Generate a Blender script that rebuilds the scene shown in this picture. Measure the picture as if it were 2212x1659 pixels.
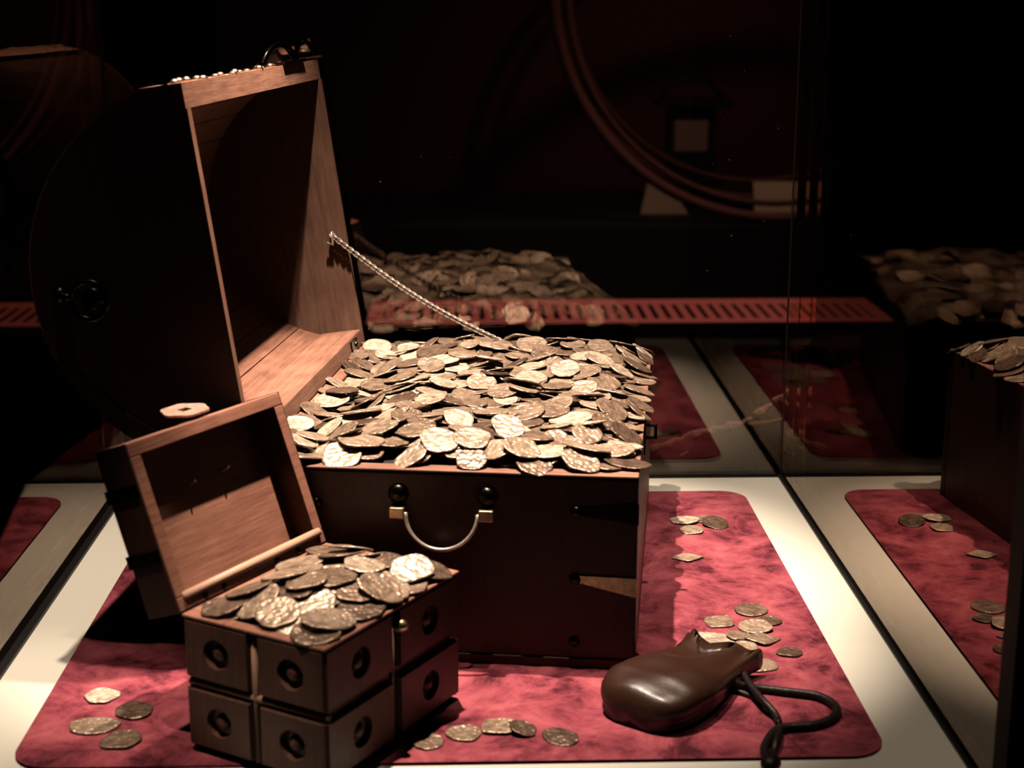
import bpy, bmesh, math, random
import numpy as np
from mathutils import Vector, Matrix

for o in list(bpy.data.objects):
    bpy.data.objects.remove(o, do_unlink=True)
scene = bpy.context.scene
COL = scene.collection
PI = math.pi
rad = math.radians

# ------------------------------------------------------------------ camera
cd = bpy.data.cameras.new('camera')
cam = bpy.data.objects.new('camera', cd)
COL.objects.link(cam)
cam.location = (0, 0, 0.65)
cam.rotation_euler = (rad(90 - 14.04), 0, rad(-1.676))
cd.sensor_width = 36.0
cd.lens = 3349.0 / 2212.0 * 36.0
cd.clip_start = 0.02
cd.dof.use_dof = True
cd.dof.focus_distance = 1.78
cd.dof.aperture_fstop = 6.0
scene.camera = cam

# ------------------------------------------------------------------ world, exposure
w = bpy.data.worlds.new('dark_gallery')
scene.world = w
w.use_nodes = True
w.node_tree.nodes['Background'].inputs[0].default_value = (0.9, 0.45, 0.35, 1)
w.node_tree.nodes['Background'].inputs[1].default_value = 0.007
scene.view_settings.view_transform = 'Standard'
scene.view_settings.look = 'None'
scene.view_settings.gamma = 1.0
scene.view_settings.use_curve_mapping = False
scene.view_settings.exposure = 0.0
scene.cycles.diffuse_bounces = 0


def spot(name, loc, target, energy, angle, blend=0.6, size=0.012, col=(1.0, 0.80, 0.64)):
    d = bpy.data.lights.new(name, 'SPOT')
    d.energy = energy
    d.spot_size = rad(angle)
    d.spot_blend = blend
    d.shadow_soft_size = size
    d.color = col
    o = bpy.data.objects.new(name, d)
    COL.objects.link(o)
    o.location = loc
    v = Vector(target) - Vector(loc)
    o.rotation_euler = v.to_track_quat('-Z', 'Y').to_euler()
    return o


# downlights in the hood of the display case, plus added fill lamps
spot('case_spot_key', (-0.075, 1.62, 1.60), (-0.03, 1.64, 0.15), 260.0, 38, 0.6)
spot('case_spot_lid', (-0.105, 1.66, 1.60), (-0.16, 1.84, 0.40), 95.0, 26, 0.8)
spot('case_spot_front', (0.23, 1.44, 1.60), (0.21, 1.57, 0.0), 60.0, 23, 1.0)
spot('case_spot_middle', (0.07, 1.44, 1.60), (0.07, 1.42, 0.0), 52.0, 11, 1.0)
spot('case_spot_side', (-0.455, 1.62, 1.60), (-0.445, 1.62, 0.0), 115.0, 38, 0.9)
spot('case_spot_left', (-0.42, 1.42, 1.60), (-0.42, 1.36, 0.0), 40.0, 15, 0.9)
spot('casket_fill', (-0.36, 0.95, 1.60), (-0.225, 1.22, 0.10), 60.0, 11, 0.7)  # lamp added in front of the case to brighten the casket end
spot('right_border_fill', (0.41, 1.20, 1.60), (0.42, 1.24, 0.0), 20.0, 20, 1.0)  # lamp added to lift the dark front end of the right border
spot('case_spot_corner', (0.425, 1.88, 1.60), (0.41, 1.86, 0.0), 80.0, 26, 1.0)

# ------------------------------------------------------------------ materials
MATS = {}


def nodes(name):
    m = bpy.data.materials.new(name)
    m.use_nodes = True
    nt = m.node_tree
    b = nt.nodes['Principled BSDF']
    MATS[name] = m
    return m, nt, b


def N(nt, t, **kw):
    n = nt.nodes.new(t)
    for k, v in kw.items():
        setattr(n, k, v)
    return n


def ramp(nt, stops):
    r = N(nt, 'ShaderNodeValToRGB')
    e = r.color_ramp.elements
    while len(e) < len(stops):
        e.new(0.5)
    for i, (p, c) in enumerate(stops):
        e[i].position = p
        e[i].color = (*c, 1)
    return r


def wood(name, dark, light, rough=0.55, axis=0, scale=1.0, bump=0.25, spec=0.4):
    m, nt, b = nodes(name)
    tc = N(nt, 'ShaderNodeTexCoord')
    mp = N(nt, 'ShaderNodeMapping')
    s = [90 * scale] * 3
    s[axis] = 7 * scale
    mp.inputs['Scale'].default_value = s
    nt.links.new(tc.outputs['Object'], mp.inputs[0])
    n1 = N(nt, 'ShaderNodeTexNoise')
    n1.inputs['Scale'].default_value = 2.2
    n1.inputs['Detail'].default_value = 9
    n1.inputs['Roughness'].default_value = 0.65
    nt.links.new(mp.outputs[0], n1.inputs['Vector'])
    n2 = N(nt, 'ShaderNodeTexNoise')
    n2.inputs['Scale'].default_value = 22
    n2.inputs['Detail'].default_value = 4
    nt.links.new(tc.outputs['Object'], n2.inputs['Vector'])
    mx = N(nt, 'ShaderNodeMath', operation='MULTIPLY_ADD')
    mx.inputs[1].default_value = 0.6
    nt.links.new(n1.outputs[0], mx.inputs[0])
    m2 = N(nt, 'ShaderNodeMath', operation='MULTIPLY')
    m2.inputs[1].default_value = 0.4
    nt.links.new(n2.outputs[0], m2.inputs[0])
    nt.links.new(m2.outputs[0], mx.inputs[2])
    r = ramp(nt, [(0.34, dark), (0.64, light)])
    nt.links.new(mx.outputs[0], r.inputs[0])
    nt.links.new(r.outputs[0], b.inputs['Base Color'])
    b.inputs['Roughness'].default_value = rough
    b.inputs['Specular IOR Level'].default_value = spec
    bp = N(nt, 'ShaderNodeBump')
    bp.inputs['Strength'].default_value = bump
    bp.inputs['Distance'].default_value = 0.002
    nt.links.new(n1.outputs[0], bp.inputs['Height'])
    nt.links.new(bp.outputs[0], b.inputs['Normal'])
    return m


def metal(name, col, rough=0.35, metallic=1.0, bump=0.15, spots=None):
    m, nt, b = nodes(name)
    tc = N(nt, 'ShaderNodeTexCoord')
    n = N(nt, 'ShaderNodeTexNoise')
    n.inputs['Scale'].default_value = 160
    n.inputs['Detail'].default_value = 5
    nt.links.new(tc.outputs['Object'], n.inputs['Vector'])
    r = ramp(nt, [(0.3, tuple(c * 0.55 for c in col)), (0.7, col)])
    nt.links.new(n.outputs[0], r.inputs[0])
    nt.links.new(r.outputs[0], b.inputs['Base Color'])
    b.inputs['Metallic'].default_value = metallic
    b.inputs['Roughness'].default_value = rough
    bp = N(nt, 'ShaderNodeBump')
    bp.inputs['Strength'].default_value = bump
    bp.inputs['Distance'].default_value = 0.001
    nt.links.new(n.outputs[0], bp.inputs['Height'])
    nt.links.new(bp.outputs[0], b.inputs['Normal'])
    return m


def plain(name, col, rough=0.6, spec=0.3, bump_scale=None, bump=0.2):
    m, nt, b = nodes(name)
    b.inputs['Base Color'].default_value = (*col, 1)
    b.inputs['Roughness'].default_value = rough
    b.inputs['Specular IOR Level'].default_value = spec
    if bump_scale:
        tc = N(nt, 'ShaderNodeTexCoord')
        n = N(nt, 'ShaderNodeTexNoise')
        n.inputs['Scale'].default_value = bump_scale
        n.inputs['Detail'].default_value = 4
        nt.links.new(tc.outputs['Object'], n.inputs['Vector'])
        bp = N(nt, 'ShaderNodeBump')
        bp.inputs['Strength'].default_value = bump
        bp.inputs['Distance'].default_value = 0.002
        nt.links.new(n.outputs[0], bp.inputs['Height'])
        nt.links.new(bp.outputs[0], b.inputs['Normal'])
    return m


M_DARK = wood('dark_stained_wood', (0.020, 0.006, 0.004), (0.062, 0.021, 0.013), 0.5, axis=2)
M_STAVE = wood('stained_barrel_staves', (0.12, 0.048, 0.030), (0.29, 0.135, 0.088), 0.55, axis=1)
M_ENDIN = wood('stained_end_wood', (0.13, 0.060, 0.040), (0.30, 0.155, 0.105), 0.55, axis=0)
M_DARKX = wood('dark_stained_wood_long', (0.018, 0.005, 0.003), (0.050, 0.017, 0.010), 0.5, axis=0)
M_RAW = wood('bare_wood_along', (0.16, 0.068, 0.042), (0.36, 0.175, 0.115), 0.55, axis=1)
M_RAWX = wood('bare_wood_across', (0.15, 0.064, 0.040), (0.34, 0.165, 0.11), 0.55, axis=0)
M_RAWZ = wood('bare_wood_upright', (0.13, 0.056, 0.036), (0.33, 0.16, 0.105), 0.55, axis=2)
M_SMALL = wood('walnut_wood', (0.055, 0.021, 0.013), (0.15, 0.063, 0.040), 0.45, axis=2, scale=1.3)
M_SMALLRAW = wood('warm_bare_wood', (0.20, 0.075, 0.048), (0.42, 0.19, 0.125), 0.5, axis=1, scale=1.2)
M_PALE = wood('pale_wood_strip', (0.45, 0.24, 0.16), (0.62, 0.36, 0.25), 0.5, axis=1)
M_IRON = metal('blackened_iron', (0.030, 0.024, 0.020), 0.28)
M_BRASS = metal('worn_brass', (0.50, 0.36, 0.24), 0.35)
M_STEEL = metal('bright_steel', (0.72, 0.60, 0.50), 0.28, 0.6)
M_BLACK = plain('black_paint', (0.004, 0.003, 0.003), 0.7, 0.2)
M_SEAL = plain('black_silicone', (0.006, 0.005, 0.005), 0.5)
M_FILL = plain('gap_shade', (0.02, 0.015, 0.012), 0.8)  # near-black, for the shade in gaps between coins

# coin silver: tarnish differs from coin to coin (its object colour)
m, nt, b = nodes('tarnished_silver')
M_COIN = m
tc = N(nt, 'ShaderNodeTexCoord')
oi = N(nt, 'ShaderNodeObjectInfo')
off = N(nt, 'ShaderNodeVectorMath', operation='ADD')
mul = N(nt, 'ShaderNodeMath', operation='MULTIPLY')
mul.inputs[1].default_value = 37.0
nt.links.new(oi.outputs['Random'], mul.inputs[0])
nt.links.new(tc.outputs['Object'], off.inputs[0])
nt.links.new(mul.outputs[0], off.inputs[1])
n1 = N(nt, 'ShaderNodeTexNoise')
n1.inputs['Scale'].default_value = 110
n1.inputs['Detail'].default_value = 5
nt.links.new(off.outputs[0], n1.inputs['Vector'])
n2 = N(nt, 'ShaderNodeTexVoronoi', feature='SMOOTH_F1')
n2.inputs['Scale'].default_value = 210
nt.links.new(off.outputs[0], n2.inputs['Vector'])
rp = ramp(nt, [(0.0, (0.12, 0.073, 0.050)), (0.40, (0.32, 0.215, 0.150)), (0.75, (0.57, 0.42, 0.30)), (1.0, (0.95, 0.78, 0.60))])
nt.links.new(oi.outputs['Color'], rp.inputs[0])     # tarnish of each coin, 0 dark .. 1 bright
rp2 = ramp(nt, [(0.36, (0.45, 0.42, 0.40)), (0.60, (1, 1, 1))])
nt.links.new(n1.outputs[0], rp2.inputs[0])
mixc = N(nt, 'ShaderNodeMix', data_type='RGBA', blend_type='MULTIPLY')
mixc.inputs[0].default_value = 0.8
nt.links.new(rp.outputs[0], mixc.inputs[6])
nt.links.new(rp2.outputs[0], mixc.inputs[7])
nt.links.new(mixc.outputs[2], b.inputs['Base Color'])
b.inputs['Metallic'].default_value = 0.45
b.inputs['Roughness'].default_value = 0.34
addh = N(nt, 'ShaderNodeMath', operation='ADD')
nt.links.new(n1.outputs[0], addh.inputs[0])
nt.links.new(n2.outputs[0], addh.inputs[1])
bp = N(nt, 'ShaderNodeBump')
bp.inputs['Strength'].default_value = 0.9
bp.inputs['Distance'].default_value = 0.0018
nt.links.new(addh.outputs[0], bp.inputs['Height'])
nt.links.new(bp.outputs[0], b.inputs['Normal'])

# velvet
m, nt, b = nodes('crimson_velvet')
M_VELVET = m
tc = N(nt, 'ShaderNodeTexCoord')
n1 = N(nt, 'ShaderNodeTexNoise')
n1.inputs['Scale'].default_value = 15
n1.inputs['Detail'].default_value = 8
n1.inputs['Roughness'].default_value = 0.72
n1.inputs['Distortion'].default_value = 0.4
nt.links.new(tc.outputs['Object'], n1.inputs['Vector'])
rp = ramp(nt, [(0.38, (0.062, 0.010, 0.016)), (0.48, (0.215, 0.040, 0.056)), (0.63, (0.37, 0.086, 0.104))])
nt.links.new(n1.outputs[0], rp.inputs[0])
nt.links.new(rp.outputs[0], b.inputs['Base Color'])
b.inputs['Roughness'].default_value = 0.9
b.inputs['Specular IOR Level'].default_value = 0.1
b.inputs['Sheen Weight'].default_value = 0.25
b.inputs['Sheen Roughness'].default_value = 0.4
b.inputs['Sheen Tint'].default_value = (0.8, 0.25, 0.3, 1)
n3 = N(nt, 'ShaderNodeTexNoise')
n3.inputs['Scale'].default_value = 500
nt.links.new(tc.outputs['Object'], n3.inputs['Vector'])
bp = N(nt, 'ShaderNodeBump')
bp.inputs['Strength'].default_value = 0.3
bp.inputs['Distance'].default_value = 0.001
nt.links.new(n3.outputs[0], bp.inputs['Height'])
nt.links.new(bp.outputs[0], b.inputs['Normal'])

M_CREAM = plain('cream_laminate', (0.72, 0.70, 0.60), 0.35, 0.4)
M_LEATHER = plain('dark_brown_leather', (0.030, 0.011, 0.006), 0.36, 0.5, 45, 0.35)
M_CORD = plain('black_leather_cord', (0.010, 0.006, 0.005), 0.45, 0.3, 300, 0.3)
M_GRILLE = plain('red_painted_metal', (0.42, 0.10, 0.085), 0.5, 0.3)
M_WALL = plain('oxblood_wall', (0.060, 0.016, 0.012), 0.9, 0.1)
M_CARD = plain('cream_card', (0.60, 0.42, 0.30), 0.8, 0.1)
M_CARD2 = plain('lantern_pane', (0.26, 0.17, 0.12), 0.7, 0.1)  # darker tone of the card colour, for the lantern pane
M_ROPE = plain('weathered_driftwood', (0.50, 0.30, 0.20), 0.8, 0.2, 80, 0.6)

# plate glass: clear, with a strong mirror reflection on each face


def glass(name, ior):
    m_ = bpy.data.materials.new(name)
    m_.use_nodes = True
    t_ = m_.node_tree
    t_.nodes.remove(t_.nodes['Principled BSDF'])
    tr_ = N(t_, 'ShaderNodeBsdfTransparent')
    tr_.inputs[0].default_value = (0.97, 0.96, 0.95, 1)
    gl_ = N(t_, 'ShaderNodeBsdfGlossy')
    gl_.inputs['Roughness'].default_value = 0.0
    gl_.inputs[0].default_value = (1.0, 0.86, 0.76, 1)
    fr_ = N(t_, 'ShaderNodeFresnel')
    fr_.inputs[0].default_value = ior
    mx_ = N(t_, 'ShaderNodeMixShader')
    t_.links.new(fr_.outputs[0], mx_.inputs[0])
    t_.links.new(tr_.outputs[0], mx_.inputs[1])
    t_.links.new(gl_.outputs[0], mx_.inputs[2])
    t_.links.new(mx_.outputs[0], t_.nodes['Material Output'].inputs[0])
    return m_


M_GLASS = glass('plate_glass_rear', 1.60)
M_GLASS2 = glass('plate_glass_side', 1.80)


# ------------------------------------------------------------------ helpers
def mesh_obj(name, bm, mat, parent=None, smooth=False):
    me = bpy.data.meshes.new(name)
    bm.normal_update()
    bm.to_mesh(me)
    bm.free()
    me.materials.append(mat)
    if smooth:
        for p in me.polygons:
            p.use_smooth = True
    o = bpy.data.objects.new(name, me)
    COL.objects.link(o)
    if parent is not None:
        o.parent = parent
    return o


def tag(o, label, cat, group=None):
    o['label'] = label
    o['category'] = cat
    if group:
        o['group'] = group
    return o


def empty(name, loc, rz=0.0):
    o = bpy.data.objects.new(name, None)
    o.empty_display_size = 0.05
    COL.objects.link(o)
    o.location = loc
    o.rotation_euler = (0, 0, rz)
    return o


def add_box(bm, x0, x1, y0, y1, z0, z1, bev=0.0):
    r = bmesh.ops.create_cube(bm, size=1.0)
    vs = r['verts']
    for v in vs:
        v.co = Vector(((x0 + x1) / 2 + v.co.x * (x1 - x0), (y0 + y1) / 2 + v.co.y * (y1 - y0), (z0 + z1) / 2 + v.co.z * (z1 - z0)))
    if bev > 0:
        es = list({e for v in vs for e in v.link_edges})
        bmesh.ops.bevel(bm, geom=es, offset=bev, segments=2, profile=0.5, affect='EDGES')
    return vs


def box(name, x0, x1, y0, y1, z0, z1, mat, parent=None, bev=0.0):
    bm = bmesh.new()
    add_box(bm, x0, x1, y0, y1, z0, z1, bev)
    return mesh_obj(name, bm, mat, parent)


def add_prism(bm, pts, axis, a0, a1):
    """extrude a 2D polygon along axis 'y' (pts = x,z), 'z' (pts = x,y) or 'x' (pts = y,z)"""
    def P(p, a):
        if axis == 'y':
            return (p[0], a, p[1])
        if axis == 'z':
            return (p[0], p[1], a)
        return (a, p[0], p[1])
    A = [bm.verts.new(P(p, a0)) for p in pts]
    B = [bm.verts.new(P(p, a1)) for p in pts]
    n = len(pts)
    bm.faces.new(A[::-1])
    bm.faces.new(B)
    for i in range(n):
        bm.faces.new((A[i], A[(i + 1) % n], B[(i + 1) % n], B[i]))
    bmesh.ops.recalc_face_normals(bm, faces=bm.faces)


def add_tube(bm, pts, r, seg=8, closed=False):
    pts = [Vector(p) for p in pts]
    n = len(pts)
    rings = []
    prev = None
    for i, p in enumerate(pts):
        if closed:
            t = (pts[(i + 1) % n] - pts[i - 1]).normalized()
        else:
            t = (pts[min(i + 1, n - 1)] - pts[max(i - 1, 0)]).normalized()
        if prev is None:
            a = t.cross(Vector((0, 0, 1)))
            if a.length < 0.1:
                a = t.cross(Vector((0, 1, 0)))
        else:
            a = prev - t * prev.dot(t)
        a.normalize()
        prev = a
        bb = t.cross(a)
        rr = r(i / (n - 1)) if callable(r) else r
        rings.append([bm.verts.new(p + (a * math.cos(k * 2 * PI / seg) + bb * math.sin(k * 2 * PI / seg)) * rr) for k in range(seg)])
    m_ = n if closed else n - 1
    for i in range(m_):
        A, B = rings[i], rings[(i + 1) % n]
        for k in range(seg):
            bm.faces.new((A[k], A[(k + 1) % seg], B[(k + 1) % seg], B[k]))
    if not closed:
        bm.faces.new(rings[0][::-1])
        bm.faces.new(rings[-1])


def smooth_path(pts, n=10):
    pts = [Vector(p) for p in pts]
    out_ = []
    for i in range(len(pts) - 1):
        p0, p1, p2, p3 = pts[max(i - 1, 0)], pts[i], pts[i + 1], pts[min(i + 2, len(pts) - 1)]
        for k in range(n):
            t = k / n
            out_.append(0.5 * ((2 * p1) + (p2 - p0) * t + (2 * p0 - 5 * p1 + 4 * p2 - p3) * t * t + (3 * p1 - p0 - 3 * p2 + p3) * t ** 3))
    out_.append(pts[-1])
    return out_


def add_dome(bm, c, nrm, r, h, seg=10, rings=3):
    nrm = Vector(nrm).normalized()
    a = nrm.orthogonal().normalized()
    b_ = nrm.cross(a)
    c = Vector(c)
    R = []
    for j in range(rings):
        t = j / rings * PI / 2
        R.append([bm.verts.new(c + (a * math.cos(k * 2 * PI / seg) + b_ * math.sin(k * 2 * PI / seg)) * r * math.cos(t) + nrm * h * math.sin(t)) for k in range(seg)])
    top = bm.verts.new(c + nrm * h)
    for j in range(rings - 1):
        for k in range(seg):
            bm.faces.new((R[j][k], R[j][(k + 1) % seg], R[j + 1][(k + 1) % seg], R[j + 1][k]))
    for k in range(seg):
        bm.faces.new((R[-1][k], R[-1][(k + 1) % seg], top))
    bm.faces.new(R[0][::-1])


def dome(name, c, nrm, r, h, mat, parent):
    bm = bmesh.new()
    add_dome(bm, c, nrm, r, h)
    return mesh_obj(name, bm, mat, parent, True)


# pixel (2212x1659 frame) -> point at height z; only used to read positions off the plan of the case
_f = 3349.0
_p = rad(14.04)
_y = rad(1.676)
_d = Vector((math.sin(_y) * math.cos(_p), math.cos(_y) * math.cos(_p), -math.sin(_p)))
_r = Vector((math.cos(_y), -math.sin(_y), 0))
_u = _r.cross(_d)


def atz(x, y, z):
    v = _d * _f + _r * (x - 1106) - _u * (y - 829.5)
    return Vector((0, 0, 0.65)) + v * ((z - 0.65) / v.z)


def aty(x, y, Y):
    v = _d * _f + _r * (x - 1106) - _u * (y - 829.5)
    return Vector((0, 0, 0.65)) + v * (Y / v.y)


# ------------------------------------------------------------------ the setting
CX0, CX1, CY0, CY1 = -0.469, 0.435, 1.16, 2.055


def struct(o):
    o['kind'] = 'structure'
    return o


struct(box('floor', -3.2, 3.2, -1.0, 7.0, -1.0, -0.9, M_BLACK))
struct(box('wall_back', -3.2, 3.2, 6.0, 6.1, -0.9, 2.6, M_WALL))
struct(box('wall_left', -3.3, -3.2, -1.0, 7.0, -0.9, 2.6, M_BLACK))
struct(box('wall_right', 3.2, 3.3, -1.0, 7.0, -0.9, 2.6, M_BLACK))

# glass of the case
TH = 0.008
struct(box('window_1', CX0 - TH, CX1 + TH, CY1, CY1 + TH, -0.02, 1.50, M_GLASS))
struct(box('window_2', CX1, CX1 + TH, CY0, CY1, -0.02, 1.50, M_GLASS2))
struct(box('window_3', CX0 - TH, CX0, CY0, CY1, -0.02, 1.50, M_GLASS2))
# silicone joints at the foot of the panes and up the two rear corners
struct(box('trim_1', CX0, CX1, CY1 - 0.003, CY1, 0.0, 0.003, M_SEAL))
struct(box('trim_2', CX1 - 0.0045, CX1, CY0, CY1 - 0.003, 0.0, 0.003, M_SEAL))
struct(box('trim_3', CX0, CX0 + 0.009, CY0, CY1 - 0.003, 0.0, 0.004, M_SEAL))
M_JOINT = plain('amber_joint', (0.10, 0.055, 0.04), 0.4, 0.4)
struct(box('trim_4', CX1 - 0.001, CX1 + 0.001, CY1 - 0.001, CY1 + 0.001, 0.003, 1.50, M_JOINT))
struct(box('trim_5', CX0 - 0.001, CX0 + 0.001, CY1 - 0.001, CY1 + 0.001, 0.003, 1.50, M_JOINT))
struct(box('trim_6', CX1 - 0.002, CX1 + 0.03, CY0 - 0.03, CY0, -0.9, 1.50, M_BLACK))
struct(box('trim_7', CX0 - 0.03, CX0 + 0.002, CY0 - 0.03, CY0, -0.9, 1.50, M_BLACK))

plinth = box('case_plinth', CX0 - 0.02, CX1 + 0.02, CY0 + 0.001, CY1 + 0.02, -0.9, -0.02, M_BLACK)
tag(plinth, 'black plinth carrying the lit glass display case', 'plinth')
board = box('display_board', CX0, CX1, CY0 + 0.002, CY1, -0.02, 0.0, M_CREAM)
tag(board, 'smooth cream board floor of the glass case under the red mat', 'board')

# velvet mat with rounded corners
bm = bmesh.new()
mx0, mx1, my0, my1, cr = -0.402, 0.369, 1.2315, 1.985, 0.034
pts = []
for (cx, cy, a0) in ((mx1 - cr, my1 - cr, 0), (mx0 + cr, my1 - cr, 90), (mx0 + cr, my0 + cr, 180), (mx1 - cr, my0 + cr, 270)):
    for k in range(9):
        a = rad(a0 + k * 90 / 8)
        pts.append((cx + cr * math.cos(a), cy + cr * math.sin(a)))
MATZ = 0.003
add_prism(bm, pts, 'z', 0.0, MATZ)
mat_o = mesh_obj('velvet_mat', bm, M_VELVET)
tag(mat_o, 'crimson velvet mat with rounded corners and blotchy pile under the chests', 'mat')


# ------------------------------------------------------------------ coins
rng = random.Random(11)


def coin_bm(seed, oval=1.0, n=22, shape=None):
    g = random.Random(seed)
    cuts = shape or [(g.uniform(0, 2 * PI), g.uniform(0.80, 0.95)) for _ in range(g.choice((2, 3, 4, 5)))]
    ph = [g.uniform(0, 2 * PI) for _ in range(4)]
    out_ = []
    for k in range(n):
        a = 2 * PI * k / n
        r = 1 + 0.035 * math.sin(2 * a + ph[0]) + 0.03 * math.sin(3 * a + ph[1]) + 0.018 * math.sin(7 * a + ph[2]) + g.uniform(-0.015, 0.015)
        for (ca, cdist) in cuts:
            c = math.cos(a - ca)
            if c > 0.15:
                r = min(r, cdist / c)
        out_.append((math.cos(a) * r * oval, math.sin(a) * r / oval))
    bend = g.uniform(-0.09, 0.09)
    bd = g.uniform(0, PI)
    bend2 = g.uniform(-0.05, 0.05)

    def zz(x, y):
        q = x * math.cos(bd) + y * math.sin(bd)
        return bend * q * q + bend2 * q * x
    bm_ = bmesh.new()
    t = 0.062
    prof = [(0.93, -t), (1.0, -0.4 * t), (1.0, 0.5 * t), (0.95, t), (0.86, t * 0.98), (0.80, t * 0.70), (0.45, t * 0.80)]
    R = []
    for (s, z) in prof:
        R.append([bm_.verts.new((x * s, y * s, z + zz(x * s, y * s))) for (x, y) in out_])
    for i in range(len(R) - 1):
        for k in range(n):
            bm_.faces.new((R[i][k], R[i][(k + 1) % n], R[i + 1][(k + 1) % n], R[i + 1][k]))
    c = bm_.verts.new((0, 0, t * 0.85))
    for k in range(n):
        bm_.faces.new((R[-1][k], R[-1][(k + 1) % n], c))
    bm_.faces.new(R[0][::-1])
    return bm_


COINS = []
for i in range(16):
    bm = coin_bm(100 + i, oval=(1.0, 1.06, 0.95, 1.1)[i % 4])
    me = bpy.data.meshes.new('coin')
    bm.normal_update()
    for f_ in bm.faces:
        f_.smooth = True
    bm.to_mesh(me)
    bm.free()
    # mean radius 1: size is given by scale, so bake real sizes into a handful of meshes instead
    COINS.append(me)

for (sd_, ov_, sh_) in ((301, 1.24, None), (302, 1.0, [(0.1, 0.80), (1.65, 0.78), (3.2, 0.84), (4.75, 0.86)]), (303, 1.16, [(0.75, 0.72), (2.4, 0.74), (3.9, 0.75), (5.5, 0.72)])):
    bm = coin_bm(sd_, ov_, 22, sh_)
    me = bpy.data.meshes.new('coin')
    bm.normal_update()
    for f_ in bm.faces:
        f_.smooth = True
    bm.to_mesh(me)
    bm.free()
    COINS.append(me)
LONG, SQUARE, POINTED = 16, 17, 18

SIZED = {}


def sized(i, r, zs=1.0):
    """coin mesh i at radius r (mesh data shared between coins of one size)"""
    q = round(r * 1000)
    key = (i, q)
    if key not in SIZED:
        me = COINS[i].copy()
        me.name = 'coin'
        s = q / 1000.0
        me.transform(Matrix.Diagonal((s, s, 0.0165 * zs, 1)))
        me.materials.append(M_COIN)
        SIZED[key] = me
    return SIZED[key]


class Heap:
    def __init__(self, x0, x1, y0, y1, fn, res=0.002):
        self.res = res
        self.xs = np.arange(x0, x1, res)
        self.ys = np.arange(y0, y1, res)
        self.X, self.Y = np.meshgrid(self.xs, self.ys, indexing='ij')
        self.H = fn(self.X, self.Y)

    def drop(self, x, y, r, th=0.0021, pct=93, maxt=0.75, jit=0.05, g=rng):
        m_ = (self.X - x) ** 2 + (self.Y - y) ** 2 < (0.93 * r) ** 2
        px, py, h = self.X[m_] - x, self.Y[m_] - y, self.H[m_]
        A = np.stack([px, py, np.ones_like(px)], 1)
        wgt = 1.0 + 3.0 * (h - h.min()) / (np.ptp(h) + 1e-6)
        c = np.linalg.lstsq(A * wgt[:, None], h * wgt, rcond=None)[0]
        a, b_ = c[0] + g.gauss(0, jit), c[1] + g.gauss(0, jit)
        t = math.hypot(a, b_)
        if t > maxt:
            a, b_ = a / t * maxt, b_ / t * maxt
        base = h - a * px - b_ * py
        z0 = np.percentile(base, pct)
        self.H[m_] = np.maximum(self.H[m_], z0 + a * px + b_ * py + th)
        nrm = Vector((-a, -b_, 1)).normalized()
        return Vector((x, y, z0)) + nrm * th * 0.5, nrm


def coin_matrix(loc, nrm, spin):
    q = Vector((0, 0, 1)).rotation_difference(nrm)
    return Matrix.Translation(loc) @ q.to_matrix().to_4x4() @ Matrix.Rotation(spin, 4, 'Z')


def put_coin(mat4, me, label, group=None, name='coin', tone=0.5):
    o = bpy.data.objects.new(name, me)
    COL.objects.link(o)
    o.matrix_world = mat4
    o.color = (tone, tone, tone, 1)
    tag(o, label, 'coin', group)
    return o


# ------------------------------------------------------------------ large chest
W, L, HC, T = 0.383, 0.55, 0.2026, 0.016
ang = rad(8.0)
Dv = Vector((math.sin(ang), math.cos(ang), 0))
Rv = Vector((math.cos(ang), -math.sin(ang), 0))
FR = Vector((0.1633, 1.4177, 0))
cen = FR - Rv * W / 2 + Dv * L / 2
chest = empty('treasure_chest', (cen.x, cen.y, MATZ), -ang)
HC -= MATZ
tag(chest, 'large dark wooden chest with open barrel lid, brimming with silver coins', 'chest')
hw, hl = W / 2, L / 2
box('front_panel', -hw, hw, -hl, -hl + T, 0, HC - 0.003, M_DARK, chest, 0.002)
box('back_panel', -hw, hw, hl - T, hl, 0, HC - 0.003, M_DARK, chest, 0.002)
box('side_panel', -hw, -hw + T, -hl + T, hl - T, 0, HC - 0.003, M_DARKX, chest, 0.001)
box('side_panel', hw - T, hw, -hl + T, hl - T, 0, HC - 0.003, M_SMALL, chest, 0.001)
box('bottom_panel', -hw + T, hw - T, -hl + T, hl - T, 0.0, 0.012, M_DARK, chest)
bm = bmesh.new()
add_box(bm, -hw, hw, -hl, -hl + T + 0.002, HC - 0.003, HC, 0.0012)
add_box(bm, -hw, hw, hl - T - 0.002, hl, HC - 0.003, HC, 0.0012)
add_box(bm, -hw, -hw + T, -hl + T + 0.002, hl - T - 0.002, HC - 0.003, HC, 0.0012)
add_box(bm, hw - T, hw, -hl + T + 0.002, hl - T - 0.002, HC - 0.003, HC, 0.0012)
o = mesh_obj('rim', bm, M_RAWX, chest)
o['label'] = 'bare wooden rim around the coins'
# foot moulding along the bottom
bm = bmesh.new()
add_box(bm, -hw - 0.003, hw + 0.003, -hl - 0.003, -hl, 0, 0.010, 0.001)
mesh_obj('foot_strip', bm, M_DARK, chest)

yf = -hl


def FU(u):     # u measured from the right front corner
    return hw + u


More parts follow.
